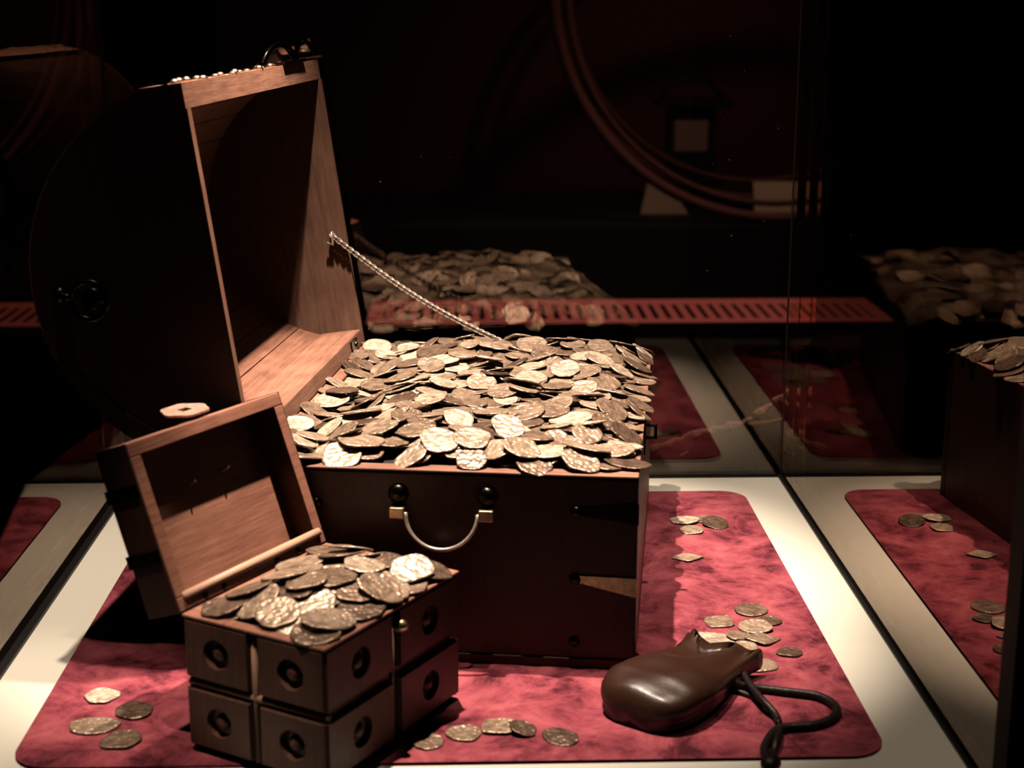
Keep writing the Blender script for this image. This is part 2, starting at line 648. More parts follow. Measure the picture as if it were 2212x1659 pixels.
# carrying handle on the end panel
for u in (-0.2345, -0.147):
    x = FU(u)
    bm = bmesh.new()
    add_dome(bm, (x, yf, 0.1745), (0, -1, 0.0), 0.0105, 0.008, 14, 4)
    mnt = mesh_obj('handle_mount', bm, M_IRON, chest, True)
    bm = bmesh.new()
    add_box(bm, x - 0.0075, x + 0.0075, yf - 0.013, yf, 0.152, 0.1635, 0.0015)
    o = mesh_obj('clip', bm, M_BRASS, mnt)
bm = bmesh.new()
xa, xb = FU(-0.2265), FU(-0.155)
pl = []
for k in range(25):
    t = PI * k / 24
    xx = (xa + xb) / 2 - (xb - xa) / 2 * math.cos(t)
    pl.append((xx, yf - 0.008 - 0.010 * math.sin(t), 0.158 - 0.034 * math.sin(t)))
add_tube(bm, pl, 0.0022, 8)
o = mesh_obj('bail_handle', bm, M_STEEL, chest, True)
o['label'] = 'thin curved steel bail handle'
# corner straps and nails on the end panel
for (z0, z1, zm, m_) in ((0.151, 0.172, 0.162, M_IRON), (0.076, 0.096, 0.093, M_BRASS)):
    bm = bmesh.new()
    x0, x1 = FU(-0.058), FU(0.0)
    add_prism(bm, [(x0, zm - 0.003), (x1 + 0.001, z0), (x1 + 0.001, z1), (x0, zm + 0.004)], 'y', yf - 0.0025, yf)
    st = mesh_obj('corner_strap', bm, m_, chest)
    dome('nail', (x0 - 0.002, yf, zm), (0, -1, 0), 0.0065, 0.005, M_IRON, st)
for (u, z) in ((-0.3161, 0.1625), (-0.0607, 0.027), (-0.3161, 0.03), (-0.3161, 0.092)):
    dome('nail', (FU(u), yf, z), (0, -1, 0), 0.006, 0.005, M_IRON, chest)
# staple on the long side for the hasp
bm = bmesh.new()
add_box(bm, hw, hw + 0.0015, -0.085, -0.055, 0.165, 0.197, 0.0)
add_tube(bm, [(hw, -0.062, 0.178), (hw + 0.012, -0.062, 0.178), (hw + 0.012, -0.062, 0.192), (hw, -0.062, 0.192)], 0.0022, 8)
mesh_obj('hasp_staple', bm, M_IRON, chest)

# lid, built closed (hinge at x = 0, bulge up) and swung open
lid = None
CH = 0.372
hb = hl - 0.0112
bm = bmesh.new()
add_box(bm, 0.0, 0.021, -hb, hb, 0.0, 0.052, 0.0012)
lid = mesh_obj('lid', bm, M_RAW, chest)
lid.location = (-hw + 0.002, 0, HC + 0.001)
lid.rotation_euler = (0, rad(-98.0), 0)
lid['label'] = 'open barrel lid with bare wooden inside'
bm = bmesh.new()
LT = [(-hb, 0.046), (-hb, 0.0095), (-hl, 0.0095), (-hl, 0.0), (hl, 0.0), (hl, 0.0095), (hb, 0.0095), (hb, 0.046)]
add_prism(bm, LT, 'x', CH - 0.024, CH)
mesh_obj('free_edge_board', bm, M_RAW, lid)
R0, CXL = CH / 2, CH / 2
for yc in (-hl + 0.0055, hl - 0.0055):
    bm = bmesh.new()
    pts = [(0.0, 0.0), (CH - 0.0245, 0.0), (CH - 0.0245, 0.0100), (CXL + math.sqrt(R0 ** 2 - 0.01 ** 2), 0.0100)]
    for k in range(1, 33):
        a = rad(3.2) + (PI - rad(3.2)) * k / 33
        pts.append((CXL + R0 * math.cos(a), R0 * math.sin(a)))
    add_prism(bm, pts, 'y', yc - 0.0055, yc + 0.0055)
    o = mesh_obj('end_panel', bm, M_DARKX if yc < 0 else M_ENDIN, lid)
    # bare edge of the end panel that meets the chest
    bm = bmesh.new()
    add_box(bm, 0.0, CH - 0.0245, yc - 0.0055, yc + 0.0055, -0.0012, 0.0, 0.0)
    mesh_obj('panel_edge', bm, M_RAWX, lid)
bm = bmesh.new()
pp = []
for k in range(25):
    a = rad(4) + rad(98) * k / 24
    pp.append((CXL + (R0 + 0.0016) * math.cos(a), (R0 + 0.0016) * math.sin(a)))
for k in range(24, -1, -1):
    a = rad(4) + rad(98) * k / 24
    pp.append((CXL + R0 * math.cos(a), R0 * math.sin(a)))
add_prism(bm, pp, 'y', -hl, -hl + 0.005)
mesh_obj('lit_bare_edge', bm, M_RAWX, lid)  # bare edge strip, paler to carry the thin highlight along the arc
NS = 12
A0, A1 = rad(15.6), rad(164.4)
for k in range(NS):
    a, b2 = A0 + (A1 - A0) * k / NS + 0.004, A0 + (A1 - A0) * (k + 1) / NS - 0.004
    ro, ri = R0, R0 - 0.0115
    pp = [(CXL + ro * math.cos(a + (b2 - a) * j / 3), ro * math.sin(a + (b2 - a) * j / 3)) for j in range(4)]
    pp += [(CXL + ri * math.cos(b2 + (a - b2) * j / 3), ri * math.sin(b2 + (a - b2) * j / 3)) for j in range(4)]
    bm = bmesh.new()
    add_prism(bm, pp, 'y', -hb, hb)
    st = mesh_obj('stave', bm, M_STAVE, lid)
    st.data.materials.append(M_DARK)      # stained on the outside, bare inside
    am = (a + b2) / 2
    for pl_ in st.data.polygons:
        if pl_.normal.x * math.cos(am) + pl_.normal.z * math.sin(am) > 0.6:
            pl_.material_index = 1
# strap wrapped round the lower edge of the barrel on the front end
bm = bmesh.new()
pp = []
for k in range(17):
    a = rad(100) + rad(62) * k / 16
    pp.append((CXL + (R0 + 0.0015) * math.cos(a), (R0 + 0.0015) * math.sin(a)))
for k in range(16, -1, -1):
    a = rad(100) + rad(62) * k / 16
    pp.append((CXL + (R0 - 0.018) * math.cos(a), (R0 - 0.018) * math.sin(a)))
add_prism(bm, pp, 'y', -hl - 0.002, -hl)
mesh_obj('corner_strap', bm, wood('worn_leather_strap', (0.05, 0.018, 0.012), (0.12, 0.05, 0.03), 0.4), lid)
# ring pull on the front end of the lid
# target in chest frame: x from the right corner, z  ->  lid frame by undoing the swing


def to_lid(u, z):
    px, pz = (hw + u) - (-hw + 0.002), z - MATZ - (HC + 0.001)
    t = rad(98.0)
    return (px * math.cos(t) + pz * math.sin(t), -px * math.sin(t) + pz * math.cos(t))


rx, rz = to_lid(-0.532, 0.365)
bx_, bz_ = to_lid(-0.5637, 0.3687)
bm = bmesh.new()
add_tube(bm, [(rx + 0.0185 * math.cos(t), -hl - 0.009, rz + 0.0185 * math.sin(t)) for t in [2 * PI * k / 28 for k in range(28)]], 0.0032, 8, True)
ring = mesh_obj('ring_pull', bm, M_IRON, lid, True)
bm = bmesh.new()
vx, vz = rx - bx_, rz - bz_
ln = math.hypot(vx, vz)
ex, ez = vx / ln, vz / ln
add_tube(bm, [(bx_, -hl - 0.006, bz_), (rx - ex * 0.0165, -hl - 0.009, rz - ez * 0.0165)], 0.0040, 8)
add_dome(bm, (bx_, -hl + 0.0005, bz_), (0, -1, 0), 0.0095, 0.011, 12, 4)
add_dome(bm, (rx, -hl + 0.0005, rz), (0, -1, 0), 0.012, 0.006, 12, 4)
mesh_obj('ring_mount', bm, M_IRON, ring, True)
# nails along the outer face of the free edge and the hasp
g = random.Random(5)
for k in range(22):
    y = -hl + 0.02 + k * 0.0205
    bm = bmesh.new()
    add_dome(bm, (CH, y, 0.008 + g.uniform(-0.004, 0.010)), (1, 0, 0), 0.0050, g.uniform(0.0025, 0.005), 8, 3)
    mesh_obj('nail', bm, M_BRASS, lid, True)
bm = bmesh.new()
add_box(bm, CH, CH + 0.004, 0.10, 0.20, -0.004, 0.05, 0.001)
hasp = mesh_obj('hasp', bm, M_IRON, lid)
bm = bmesh.new()
add_tube(bm, smooth_path([(CH + 0.003, 0.12, 0.03), (CH + 0.016, 0.13, 0.024), (CH + 0.024, 0.155, 0.018), (CH + 0.020, 0.18, 0.012), (CH + 0.003, 0.19, 0.006)], 5), 0.0042, 8)
mesh_obj('hasp_loop', bm, M_IRON, hasp, True)
# hinge knuckles
for y in (0.215, -0.19):
    bm = bmesh.new()
    add_box(bm, -0.001, 0.017, y - 0.016, y + 0.016, -0.0022, 0.0, 0.0)
    add_dome(bm, (0.010, y + 0.006, -0.002), (0, 0, -1), 0.004, 0.003)
    mesh_obj('hinge', bm, M_IRON, lid)

# stay chain from the lid's far end panel to the far rim
bm = bmesh.new()
# lid end: in chest frame
p0 = Vector((hw - 0.417, hl - 0.016, 0.3487 - MATZ))
p1 = Vector((hw - 0.187, hl - 0.012, HC + 0.006))
NL = 62
ch_pts = []
for k in range(NL + 1):
    t = k / NL
    p = p0.lerp(p1, t)
    p.z -= 0.012 * math.sin(PI * t)
    ch_pts.append(p)
for k in range(NL):
    c = (ch_pts[k] + ch_pts[k + 1]) / 2
    t = (ch_pts[k + 1] - ch_pts[k]).normalized()
    s = t.cross(Vector((0, 1, 0))).normalized()
    n_ = t.cross(s)
    twist = rad(45 if k % 2 else -45)
    sd = s * math.cos(twist) + n_ * math.sin(twist)
    loop = [c + t * 0.0050 * math.cos(q) + sd * 0.0034 * math.sin(q) for q in [2 * PI * j / 10 for j in range(10)]]
    add_tube(bm, loop, 0.0012, 6, True)
chain = mesh_obj('stay_chain', bm, M_STEEL, chest, True)
chain['label'] = 'fine twisted steel chain holding the lid'
bm = bmesh.new()
q0 = p0 + Vector((0, 0.004, 0))
add_tube(bm, [q0 + Vector((0.000, 0.004, 0.004)), q0 + Vector((0.0, -0.006, 0.004)), q0 + Vector((0.002, -0.006, -0.012)), q0 + Vector((-0.006, -0.006, -0.009))], 0.0017, 6)
add_dome(bm, q0 + Vector((0, 0.0, 0.0)), (0, -1, 0), 0.004, 0.003)
mesh_obj('chain_hook', bm, M_STEEL, chain, True)

# ---- coins in the large chest
CHM = Matrix.Translation((cen.x, cen.y, MATZ)) @ Matrix.Rotation(-ang, 4, 'Z')


def big_base(X, Y):
    e = np.clip((X + hw - 0.004) / 0.13, 0, 1)
    left = -0.016 + 0.030 * (e * e * (3 - 2 * e))
    right = np.clip((hw - X) / 0.05, 0, 1)
    fr_ = np.clip((Y + hl) / 0.06, 0, 1)
    bk = np.clip((hl - Y) / 0.03, 0, 1)
    bump_ = 0.003 * np.sin(X * 31 + 1.0) * np.cos(Y * 23)
    h = HC - 0.002 + left * 0.75 + bump_
    h = h - 0.011 * (1 - right) - 0.009 * (1 - fr_) - 0.006 * (1 - bk)
    inside_rim = (np.abs(X) < hw - T) & (np.abs(Y) < hl - T)
    return np.where(inside_rim, h, np.maximum(HC * (np.abs(X) < hw) * (np.abs(Y) < hl), np.where((np.abs(X) < hw) & (np.abs(Y) < hl), HC, HC - 0.02)))


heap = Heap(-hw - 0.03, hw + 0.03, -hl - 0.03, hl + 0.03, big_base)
# dark filler sheet under the coins, standing in for shade in the gaps
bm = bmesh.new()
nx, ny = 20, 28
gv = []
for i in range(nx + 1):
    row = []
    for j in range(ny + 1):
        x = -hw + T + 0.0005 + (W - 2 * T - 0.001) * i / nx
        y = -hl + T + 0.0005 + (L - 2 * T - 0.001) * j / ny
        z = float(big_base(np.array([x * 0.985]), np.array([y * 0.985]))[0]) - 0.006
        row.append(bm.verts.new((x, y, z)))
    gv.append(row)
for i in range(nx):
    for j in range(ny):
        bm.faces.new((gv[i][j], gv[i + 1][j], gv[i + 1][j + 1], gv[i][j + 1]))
mesh_obj('gap_filler', bm, M_FILL, chest)


def blue_noise(n, x0, x1, y0, y1, g, cand=14):
    P = []
    for _ in range(n):
        best, bd_ = None, -1
        for _c in range(cand):
            q = (g.uniform(x0, x1), g.uniform(y0, y1))
            d_ = min(((q[0] - p[0]) ** 2 + (q[1] - p[1]) ** 2 for p in P), default=9)
            if d_ > bd_:
                best, bd_ = q, d_
        P.append(best)
    return P


g = random.Random(21)
# deeper coins, past the count of those picked out singly: one joined mesh
under = bmesh.new()
for (x, y) in blue_noise(230, -hw + 0.025, hw - 0.02, -hl + 0.025, hl - 0.02, g, 8):
    r = g.uniform(0.015, 0.019)
    loc, nrm = heap.drop(x, y, r, g=g, jit=0.10)
    me = sized(g.randrange(16), r)
    tmp = me.copy()
    tmp.transform(CHM @ coin_matrix(loc, nrm, g.uniform(0, 6.28)))
    under.from_mesh(tmp)
    bpy.data.meshes.remove(tmp)
for f_ in under.faces:
    f_.smooth = True
uo = mesh_obj('coin_heap', under, M_COIN)
uo.color = (0.4, 0.4, 0.4, 1)
uo['kind'] = 'stuff'
tag(uo, 'mass of silver coins showing between the topmost coins in the large chest', 'coins')

pts2 = blue_noise(236, -hw + 0.009, hw - 0.006, -hl + 0.012, hl - 0.006, g, 16)
# coins that finish the edges, then the middle
for (x, y) in pts2:
    r = min(0.0235, max(0.0145, g.gauss(0.0190, 0.0024)))
    if y < -hl + 0.05:
        r *= 1.08
    loc, nrm = heap.drop(x, y, r, g=g, jit=0.07, pct=88)
    put_coin(CHM @ coin_matrix(loc, nrm, g.uniform(0, 6.28)), sized(g.randrange(16), r),
             'irregular hammered silver coin in the heap filling the large open chest', 'coins heaped in the large chest', tone=g.random() ** 0.75)

# ------------------------------------------------------------------ small chest
STOP = 0.132
SW, SL, SH, ST = 0.158 * 0.970, 0.215 * 0.970, STOP - MATZ, 0.012
Lc = atz(395, 1326, STOP)
Fc = atz(703, 1404, STOP)
Rc = atz(989, 1232, STOP)
sang = math.atan2((Fc - Lc).y, (Fc - Lc).x)
sc_c = (Lc + Rc) / 2
small = empty('small_casket', (sc_c.x, sc_c.y, MATZ), sang)
tag(small, 'small wooden casket with panelled sides, open box lid and heaped coins', 'casket')
sw, sl = SW / 2, SL / 2
PN = 0.007    # panel thickness proud of the core
cx_, cy_ = sw - PN, sl - PN
zb = 0.006
bm = bmesh.new()
add_box(bm, -cx_, cx_, -cy_, -cy_ + ST - PN, zb, SH - 0.003)
add_box(bm, -cx_, cx_, cy_ - ST + PN, cy_, zb, SH - 0.003)
add_box(bm, -cx_, -cx_ + ST - PN, -cy_, cy_, zb, SH - 0.003)
add_box(bm, cx_ - ST + PN, cx_, -cy_, cy_, zb, SH - 0.003)
add_box(bm, -cx_, cx_, -cy_, cy_, zb, zb + 0.008)
add_box(bm, -cx_ + 0.004, cx_ - 0.004, -cy_ + 0.004, cy_ - 0.004, 0.0, zb)
mesh_obj('body', bm, M_SMALL, small)
bm = bmesh.new()
add_box(bm, -sw, sw, -sl, -sl + ST, SH - 0.003, SH, 0.001)
add_box(bm, -sw, sw, sl - ST, sl, SH - 0.003, SH, 0.001)
add_box(bm, -sw, -sw + ST, -sl + ST, sl - ST, SH - 0.003, SH, 0.001)
add_box(bm, sw - ST, sw, -sl + ST, sl - ST, SH - 0.003, SH, 0.001)
mesh_obj('rim', bm, M_SMALLRAW, small)
GAP = 0.0085
zmid = 0.066


def holed_panel(h0, h1, z0, z1, face, sgn):
    """raised panel with a bored round recess; face 'y' or 'x', sgn = outward side"""
    bm_ = bmesh.new()
    hc, zc = (h0 + h1) / 2, (z0 + z1) / 2
    rr = 0.0140
    nseg = 24

    def P(h, d, z):     # d = depth outward from the core face
        if face == 'y':
            return (h, sgn * (cy_ + d), z)
        return (sgn * (cx_ + d), h, z)
    be = 0.0022
    outer_b, outer_t, inner_t, inner_b = [], [], [], []
    for k in range(nseg):
        a = 2 * PI * (k + 0.5) / nseg
        c, s = math.cos(a), math.sin(a)
        k_ = min((h1 - h0) / 2 / max(abs(c), 1e-6), (z1 - z0) / 2 / max(abs(s), 1e-6))
        kb = min(((h1 - h0) / 2 - be) / max(abs(c), 1e-6), ((z1 - z0) / 2 - be) / max(abs(s), 1e-6))
        outer_b.append(bm_.verts.new(P(hc + c * k_, 0.0, zc + s * k_)))
        outer_t.append(bm_.verts.new(P(hc + c * kb, PN, zc + s * kb)))
        inner_t.append(bm_.verts.new(P(hc + c * rr, PN, zc + s * rr)))
        inner_b.append(bm_.verts.new(P(hc + c * rr * 0.92, 0.0005, zc + s * rr * 0.92)))
    # exact corners on the two outer rings
    for ring_, sx, dep in ((outer_b, 0.0, 0.0), (outer_t, be, PN)):
        for (ch, cz) in ((h0 + sx, z0 + sx), (h1 - sx, z0 + sx), (h0 + sx, z1 - sx), (h1 - sx, z1 - sx)):
            tgt = Vector(P(ch, dep, cz))
            v = min(ring_, key=lambda q: (q.co - tgt).length)
            v.co = tgt
    for A, B in ((outer_b, outer_t), (outer_t, inner_t), (inner_t, inner_b)):
        for k in range(nseg):
            bm_.faces.new((A[k], A[(k + 1) % nseg], B[(k + 1) % nseg], B[k]))
    bm_.faces.new(inner_b)
    bmesh.ops.recalc_face_normals(bm_, faces=bm_.faces)
    pn = mesh_obj('panel', bm_, M_SMALL, small)
    bm_ = bmesh.new()
    nrm = (0, sgn, 0) if face == 'y' else (sgn, 0, 0)
    add_dome(bm_, P(hc, 0.0004, zc), nrm, rr * 0.55, 0.0058, 14, 4)
    mesh_obj('stud', bm_, M_SMALL, pn, True)


for sgn in (-1, 1):
    for (z0, z1) in ((zb, zmid - GAP / 2), (zmid + GAP / 2, SH - 0.003)):
        for (h0, h1) in ((-sw + 0.001, -GAP / 2), (GAP / 2, sw - 0.001)):
            holed_panel(h0, h1, z0, z1, 'y', sgn)
        for (h0, h1) in ((-sl + 0.001, -GAP / 2), (GAP / 2, sl - 0.001)):
            holed_panel(h0, h1, z0, z1, 'x', sgn)
# pale beads in the grooves of end and side, coloured as lit bevels
M_BEAD = wood('lit_bevel_bead', (0.30, 0.17, 0.11), (0.46, 0.28, 0.19), 0.4, axis=2)
bm = bmesh.new()
add_tube(bm, [(-0.0015, -cy_ - 0.001, zb), (-0.0015, -cy_ - 0.001, SH - 0.004)], 0.0034, 8)
mesh_obj('lit_bead', bm, M_BEAD, small, True)
bm = bmesh.new()
add_tube(bm, [(cx_ + 0.001, 0.0, zb), (cx_ + 0.001, 0.0, SH - 0.004)], 0.0022, 8)
mesh_obj('lit_bead', bm, M_BEAD, small, True)
bm = bmesh.new()
add_tube(bm, [(-sw + 0.002, -cy_ - 0.001, zmid - 0.001), (sw - 0.002, -cy_ - 0.001, zmid - 0.001)], 0.0036, 8)
mesh_obj('lit_bead', bm, M_BEAD, small, True)
dome('knob', (sw - 0.001, 0.004, SH - 0.018), (1, 0, 0.1), 0.0065, 0.010, M_BRASS, small)

# lid of the casket
LD = 0.036
bm = bmesh.new()
lt = 0.0125
add_box(bm, 0.0, lt, 0 - sl, sl, 0.0, LD, 0.001)
add_box(bm, SW - lt, SW, -sl, sl, 0.0, LD, 0.001)
add_box(bm, lt, SW - lt, -sl, -sl + lt, 0.0, LD, 0.001)
add_box(bm, lt, SW - lt, sl - lt, sl, 0.0, LD, 0.001)
slid = mesh_obj('lid', bm, M_SMALLRAW, small)
slid.location = (-sw, 0, SH + 0.001)
slid.rotation_euler = (0, rad(-110), 0)
slid['label'] = 'open box lid of reddish wood'
box('lid_panel', lt, SW - lt, -sl + lt, sl - lt, LD - 0.012, LD, M_SMALLRAW, slid)
# dark stained skin on the outside of the lid
bm = bmesh.new()
add_box(bm, -0.0004, SW + 0.0004, -sl - 0.0015, -sl, 0.001, LD + 0.001)
add_box(bm, -0.0004, SW + 0.0004, sl, sl + 0.0015, 0.001, LD + 0.001)
add_box(bm, -0.0004, SW + 0.0004, -sl - 0.0015, sl + 0.0015, LD + 0.0002, LD + 0.003)
mesh_obj('outer_skin', bm, M_DARKX, slid)
for x in (0.052, 0.112):
    bm = bmesh.new()
    add_box(bm, x - 0.006, x + 0.006, -sl - 0.0035, sl + 0.0035, LD + 0.002, LD + 0.005, 0.001)
    add_box(bm, x - 0.006, x + 0.006, -sl - 0.0035, -sl - 0.0012, 0.002, LD + 0.005, 0.0)
    mesh_obj('lid_band', bm, M_IRON, slid)
# nails inside and the pale strip over the hinge
for (c_, y, l_) in ((0.098, -0.025, 0.010), (0.099, 0.022, 0.010)):
    bm = bmesh.new()
    add_tube(bm, [(c_, y, LD - 0.012), (c_ + 0.003, y, LD - 0.012 - l_)], 0.0012, 6)
    mesh_obj('nail', bm, M_BRASS, slid)
bm = bmesh.new()
add_tube(bm, [(lt * 0.95, -sl + 0.008, 0.0005), (lt * 0.95, 0.0, -0.0005), (lt * 0.95, sl - 0.006, 0.0005)], 0.0042, 8)
o = mesh_obj('hinge_strip', bm, M_PALE, slid, True)
o['label'] = 'pale rounded wooden strip above the hinge'
for y in (-0.07, -0.045, 0.03, 0.062):
    dome('hinge_nail', (0.004, y, -0.0002), (0, 0, -1), 0.0035, 0.002, M_IRON, slid)
# slotted hasp plate standing out from the lid's free edge
M_HASP = metal('worn_copper_plate', (0.62, 0.38, 0.30), 0.45, 0.5)
bm = bmesh.new()
n = 28
outr, inr = [], []
for k in range(n):
    a = 2 * PI * k / n
    rr = 0.021 + 0.0012 * math.cos(6 * a)
    outr.append((math.cos(a) * rr * 1.15, math.sin(a) * rr * 0.95))
    q = max(abs(math.cos(a)) / 0.0062, abs(math.sin(a)) / 0.0045)
    inr.append((math.cos(a) / q, math.sin(a) / q))
VV = []
for z in (0.0, 0.002):
    VV.append(([bm.verts.new((p[1], p[0], z)) for p in outr], [bm.verts.new((p[1], p[0], z)) for p in inr]))
for k in range(n):
    k2 = (k + 1) % n
    bm.faces.new((VV[1][0][k], VV[1][0][k2], VV[1][1][k2], VV[1][1][k]))
    bm.faces.new((VV[0][0][k2], VV[0][0][k], VV[0][1][k], VV[0][1][k2]))
    bm.faces.new((VV[0][0][k], VV[0][0][k2], VV[1][0][k2], VV[1][0][k]))
    bm.faces.new((VV[0][1][k2], VV[0][1][k], VV[1][1][k], VV[1][1][k2]))
bmesh.ops.recalc_face_normals(bm, faces=bm.faces)
hp = mesh_obj('hasp', bm, M_HASP, slid)
hp.location = (SW + 0.010, 0.006, 0.030)
hp.rotation_euler = (0, rad(110), 0)
hp['label'] = 'pale copper hasp plate with a rectangular slot'

# coins in the casket
SM = Matrix.Translation((sc_c.x, sc_c.y, MATZ)) @ Matrix.Rotation(sang, 4, 'Z')


def small_base(X, Y):
    dx = 1 - (X / sw) ** 2
    dy = 1 - (Y / sl) ** 2
    dm = 0.019 * np.clip(dx, 0, 1) ** 0.8 * np.clip(dy, 0, 1) ** 0.6
    h = SH - 0.010 + dm
    rim_ = ((np.abs(X) > sw - ST) | (np.abs(Y) > sl - ST)) & (np.abs(X) < sw) & (np.abs(Y) < sl)
    return np.where(rim_, SH, np.where((np.abs(X) < sw) & (np.abs(Y) < sl), h, SH - 0.02))


heap2 = Heap(-sw - 0.03, sw + 0.03, -sl - 0.03, sl + 0.03, small_base)
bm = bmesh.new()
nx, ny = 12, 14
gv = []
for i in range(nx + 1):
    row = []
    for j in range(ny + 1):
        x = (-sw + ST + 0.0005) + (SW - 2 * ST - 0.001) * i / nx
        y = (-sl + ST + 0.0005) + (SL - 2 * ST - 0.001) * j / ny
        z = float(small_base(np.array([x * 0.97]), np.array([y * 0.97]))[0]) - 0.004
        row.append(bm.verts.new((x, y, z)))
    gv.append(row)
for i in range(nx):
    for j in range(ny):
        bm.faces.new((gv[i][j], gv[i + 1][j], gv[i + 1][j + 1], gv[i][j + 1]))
mesh_obj('gap_filler', bm, M_FILL, small)  # dark filler sheet standing in for shade between the casket coins
g = random.Random(8)
for (x, y) in blue_noise(46, -sw + 0.022, sw - 0.018, -sl + 0.020, sl - 0.020, g, 14):
    r = min(0.0245, max(0.018, g.gauss(0.0215, 0.0018)))
    loc, nrm = heap2.drop(x, y, r, th=0.0026, g=g, jit=0.05, maxt=0.5, pct=90)
    put_coin(SM @ coin_matrix(loc, nrm, g.uniform(0, 6.28)), sized(g.randrange(16), r),
             'broad hammered silver coin heaped in the small open casket', 'coins heaped in the small casket', tone=0.1 + 0.8 * g.random())

# ------------------------------------------------------------------ coins scattered on the mat
mheap = Heap(-0.42, 0.40, 1.22, 2.0, lambda X, Y: np.zeros_like(X) + MATZ)
loose = [
    # x, y, width in the photo, mesh, tone, label
    (1517, 1121, 46, 3, 0.55, 'small coin at the back of the four-coin cluster beside the large chest'),
    (1478, 1124, 68, LONG, 0.95, 'bright long coin at the left of the four-coin cluster beside the large chest'),
    (1493, 1143, 58, 9, 0.75, 'nearest coin of the four-coin cluster beside the large chest'),
    (1545, 1131, 62, 2, 0.10, 'dark coin at the right of the four-coin cluster beside the large chest'),
    (1485, 1203, 62, POINTED, 0.70, 'single silver coin lying alone on the mat right of the large chest'),
    (1663, 1340, 54, 4, 0.12, 'small dark coin furthest right of the close cluster behind the pouch'),
    (1622, 1315, 76, 8, 0.35, 'large coin lying furthest back of the cluster behind the pouch'),
    (1553, 1341, 74, SQUARE, 0.60, 'square-cut coin at the left back of the cluster behind the pouch'),
    (1632, 1353, 72, 0, 0.75, 'smooth pale coin in the middle of the cluster behind the pouch'),
    (1540, 1382, 96, 1, 0.95, 'widest bright coin of the cluster, just behind the pouch mouth'),
    (1597, 1374, 62, 6, 0.55, 'small coin overlapping the widest coin behind the pouch'),
    (1647, 1381, 74, POINTED, 0.55, 'angular coin at the right of the cluster behind the pouch'),
    (1520, 1404, 56, 12, 0.85, 'coin half hidden under the flap of the leather pouch'),
    (1608, 1401, 70, 14, 0.70, 'silver coin lying nearest the pouch mouth'),
    (1704, 1408, 56, 11, 0.10, 'small dark coin lying apart at the right near the cream border'),
    (1642, 1436, 80, 15, 0.60, 'coin lying beside the pouch cords, nearest of the right group'),
    (220, 1502, 84, 9, 0.95, 'pale coin furthest back of the four left of the small casket'),
    (288, 1533, 86, 2, 0.08, 'dark coin nearest the small casket in the left group of four'),
    (202, 1566, 122, LONG, 0.55, 'long coin at the far left of the mat'),
    (262, 1598, 92, 0, 0.30, 'coin at the front of the left group of four'),
    (922, 1599, 76, 8, 0.35, 'coin nearest the small casket in the front row of five'),
    (1003, 1581, 82, 4, 0.45, 'second coin from the small casket in the front row of five'),
    (1078, 1567, 90, SQUARE, 0.55, 'square-cut coin in the middle of the front row of five'),
    (1130, 1576, 68, 6, 0.08, 'dark coin overlapping the middle one in the front row of five'),
    (1211, 1589, 82, 13, 0.05, 'dark coin nearest the pouch in the front row of five'),
]
g = random.Random(3)
for (x, y, wpx, mi, tone_, lab) in loose:
    p = atz(x, y, MATZ + 0.002)
    dist = (p - Vector((0, 0, 0.65))).dot(_d)
    r = wpx / 2 / _f * dist / (1.2 if mi == LONG else 1.0)
    loc, nrm = mheap.drop(p.x, p.y, r, g=g, jit=0.02, pct=97, maxt=0.35)
    spin = g.uniform(-0.15, 0.15) if mi >= 16 else g.uniform(0, 6.28)
    put_coin(coin_matrix(loc, nrm, spin), sized(mi, r), lab, 'loose coins on the mat', tone=tone_)

# ------------------------------------------------------------------ leather pouch
pa = Vector((0.146, 1.292, 0))
pb = Vector((0.246, 1.418, 0))
ax = (pb - pa)
plen = ax.length
ax.normalize()
pouch = empty('leather_pouch', (pa.x, pa.y, MATZ), math.atan2(ax.y, ax.x))
tag(pouch, 'dark brown leather drawstring pouch lying on the mat with black cords', 'pouch')


def interp(s, tab):
    return float(np.interp(s, [t[0] for t in tab], [t[1] for t in tab]))


WT = [(0, 0.020), (0.02, 0.031), (0.06, 0.040), (0.13, 0.047), (0.24, 0.0515), (0.40, 0.052), (0.56, 0.048), (0.70, 0.043), (0.82, 0.040), (0.92, 0.040), (1.0, 0.043)]
TT = [(0, 0.018), (0.02, 0.026), (0.06, 0.033), (0.13, 0.037), (0.24, 0.041), (0.40, 0.040), (0.56, 0.036), (0.70, 0.031), (0.82, 0.028), (0.92, 0.029), (1.0, 0.034)]
bm = bmesh.new()
NSX, NPH = 40, 48
rings = []
for i in range(NSX + 1):
    s = (i / NSX) ** 1.25
    wv, tv = interp(s, WT), interp(s, TT)
    row = []
    for k in range(NPH):
        ph = 2 * PI * k / NPH
        c, sn = math.cos(ph), math.sin(ph)
        ex_ = 0.74
        yy = wv * math.copysign(abs(c) ** ex_, c)
        zc = tv * 0.40
        up = tv * 0.60 * abs(sn) ** 0.60 if sn > 0 else -tv * 0.40 * abs(sn) ** 0.55
        # side seam pinched in just under the widest line
        sd = 1 - 0.13 * math.exp(-((sn + 0.12) / 0.12) ** 2) * (1 - s * 0.7)
        # folds running out of the gathered neck
        fold = 0.0030 * math.sin(ph * 7 + 1.0) * max(0.0, (s - 0.5) / 0.5) * (1 if sn > -0.2 else 0)
        xx = s * plen
        xx += max(0.0, (s - 0.80) / 0.20) * 0.018 * (1.7 * abs(c) ** 0.8 - 1.0)
        if s < 0.15:
            xx += 0.010 * (1 - abs(sn)) * 0.0
        row.append(bm.verts.new((xx, yy * sd, max(0.0003, zc + up + fold + (0.0018 * math.sin(xx * 95 + yy * 40) * math.sin(yy * 88 + 0.7) * sn if sn > 0 else 0.0)))))
    rings.append(row)
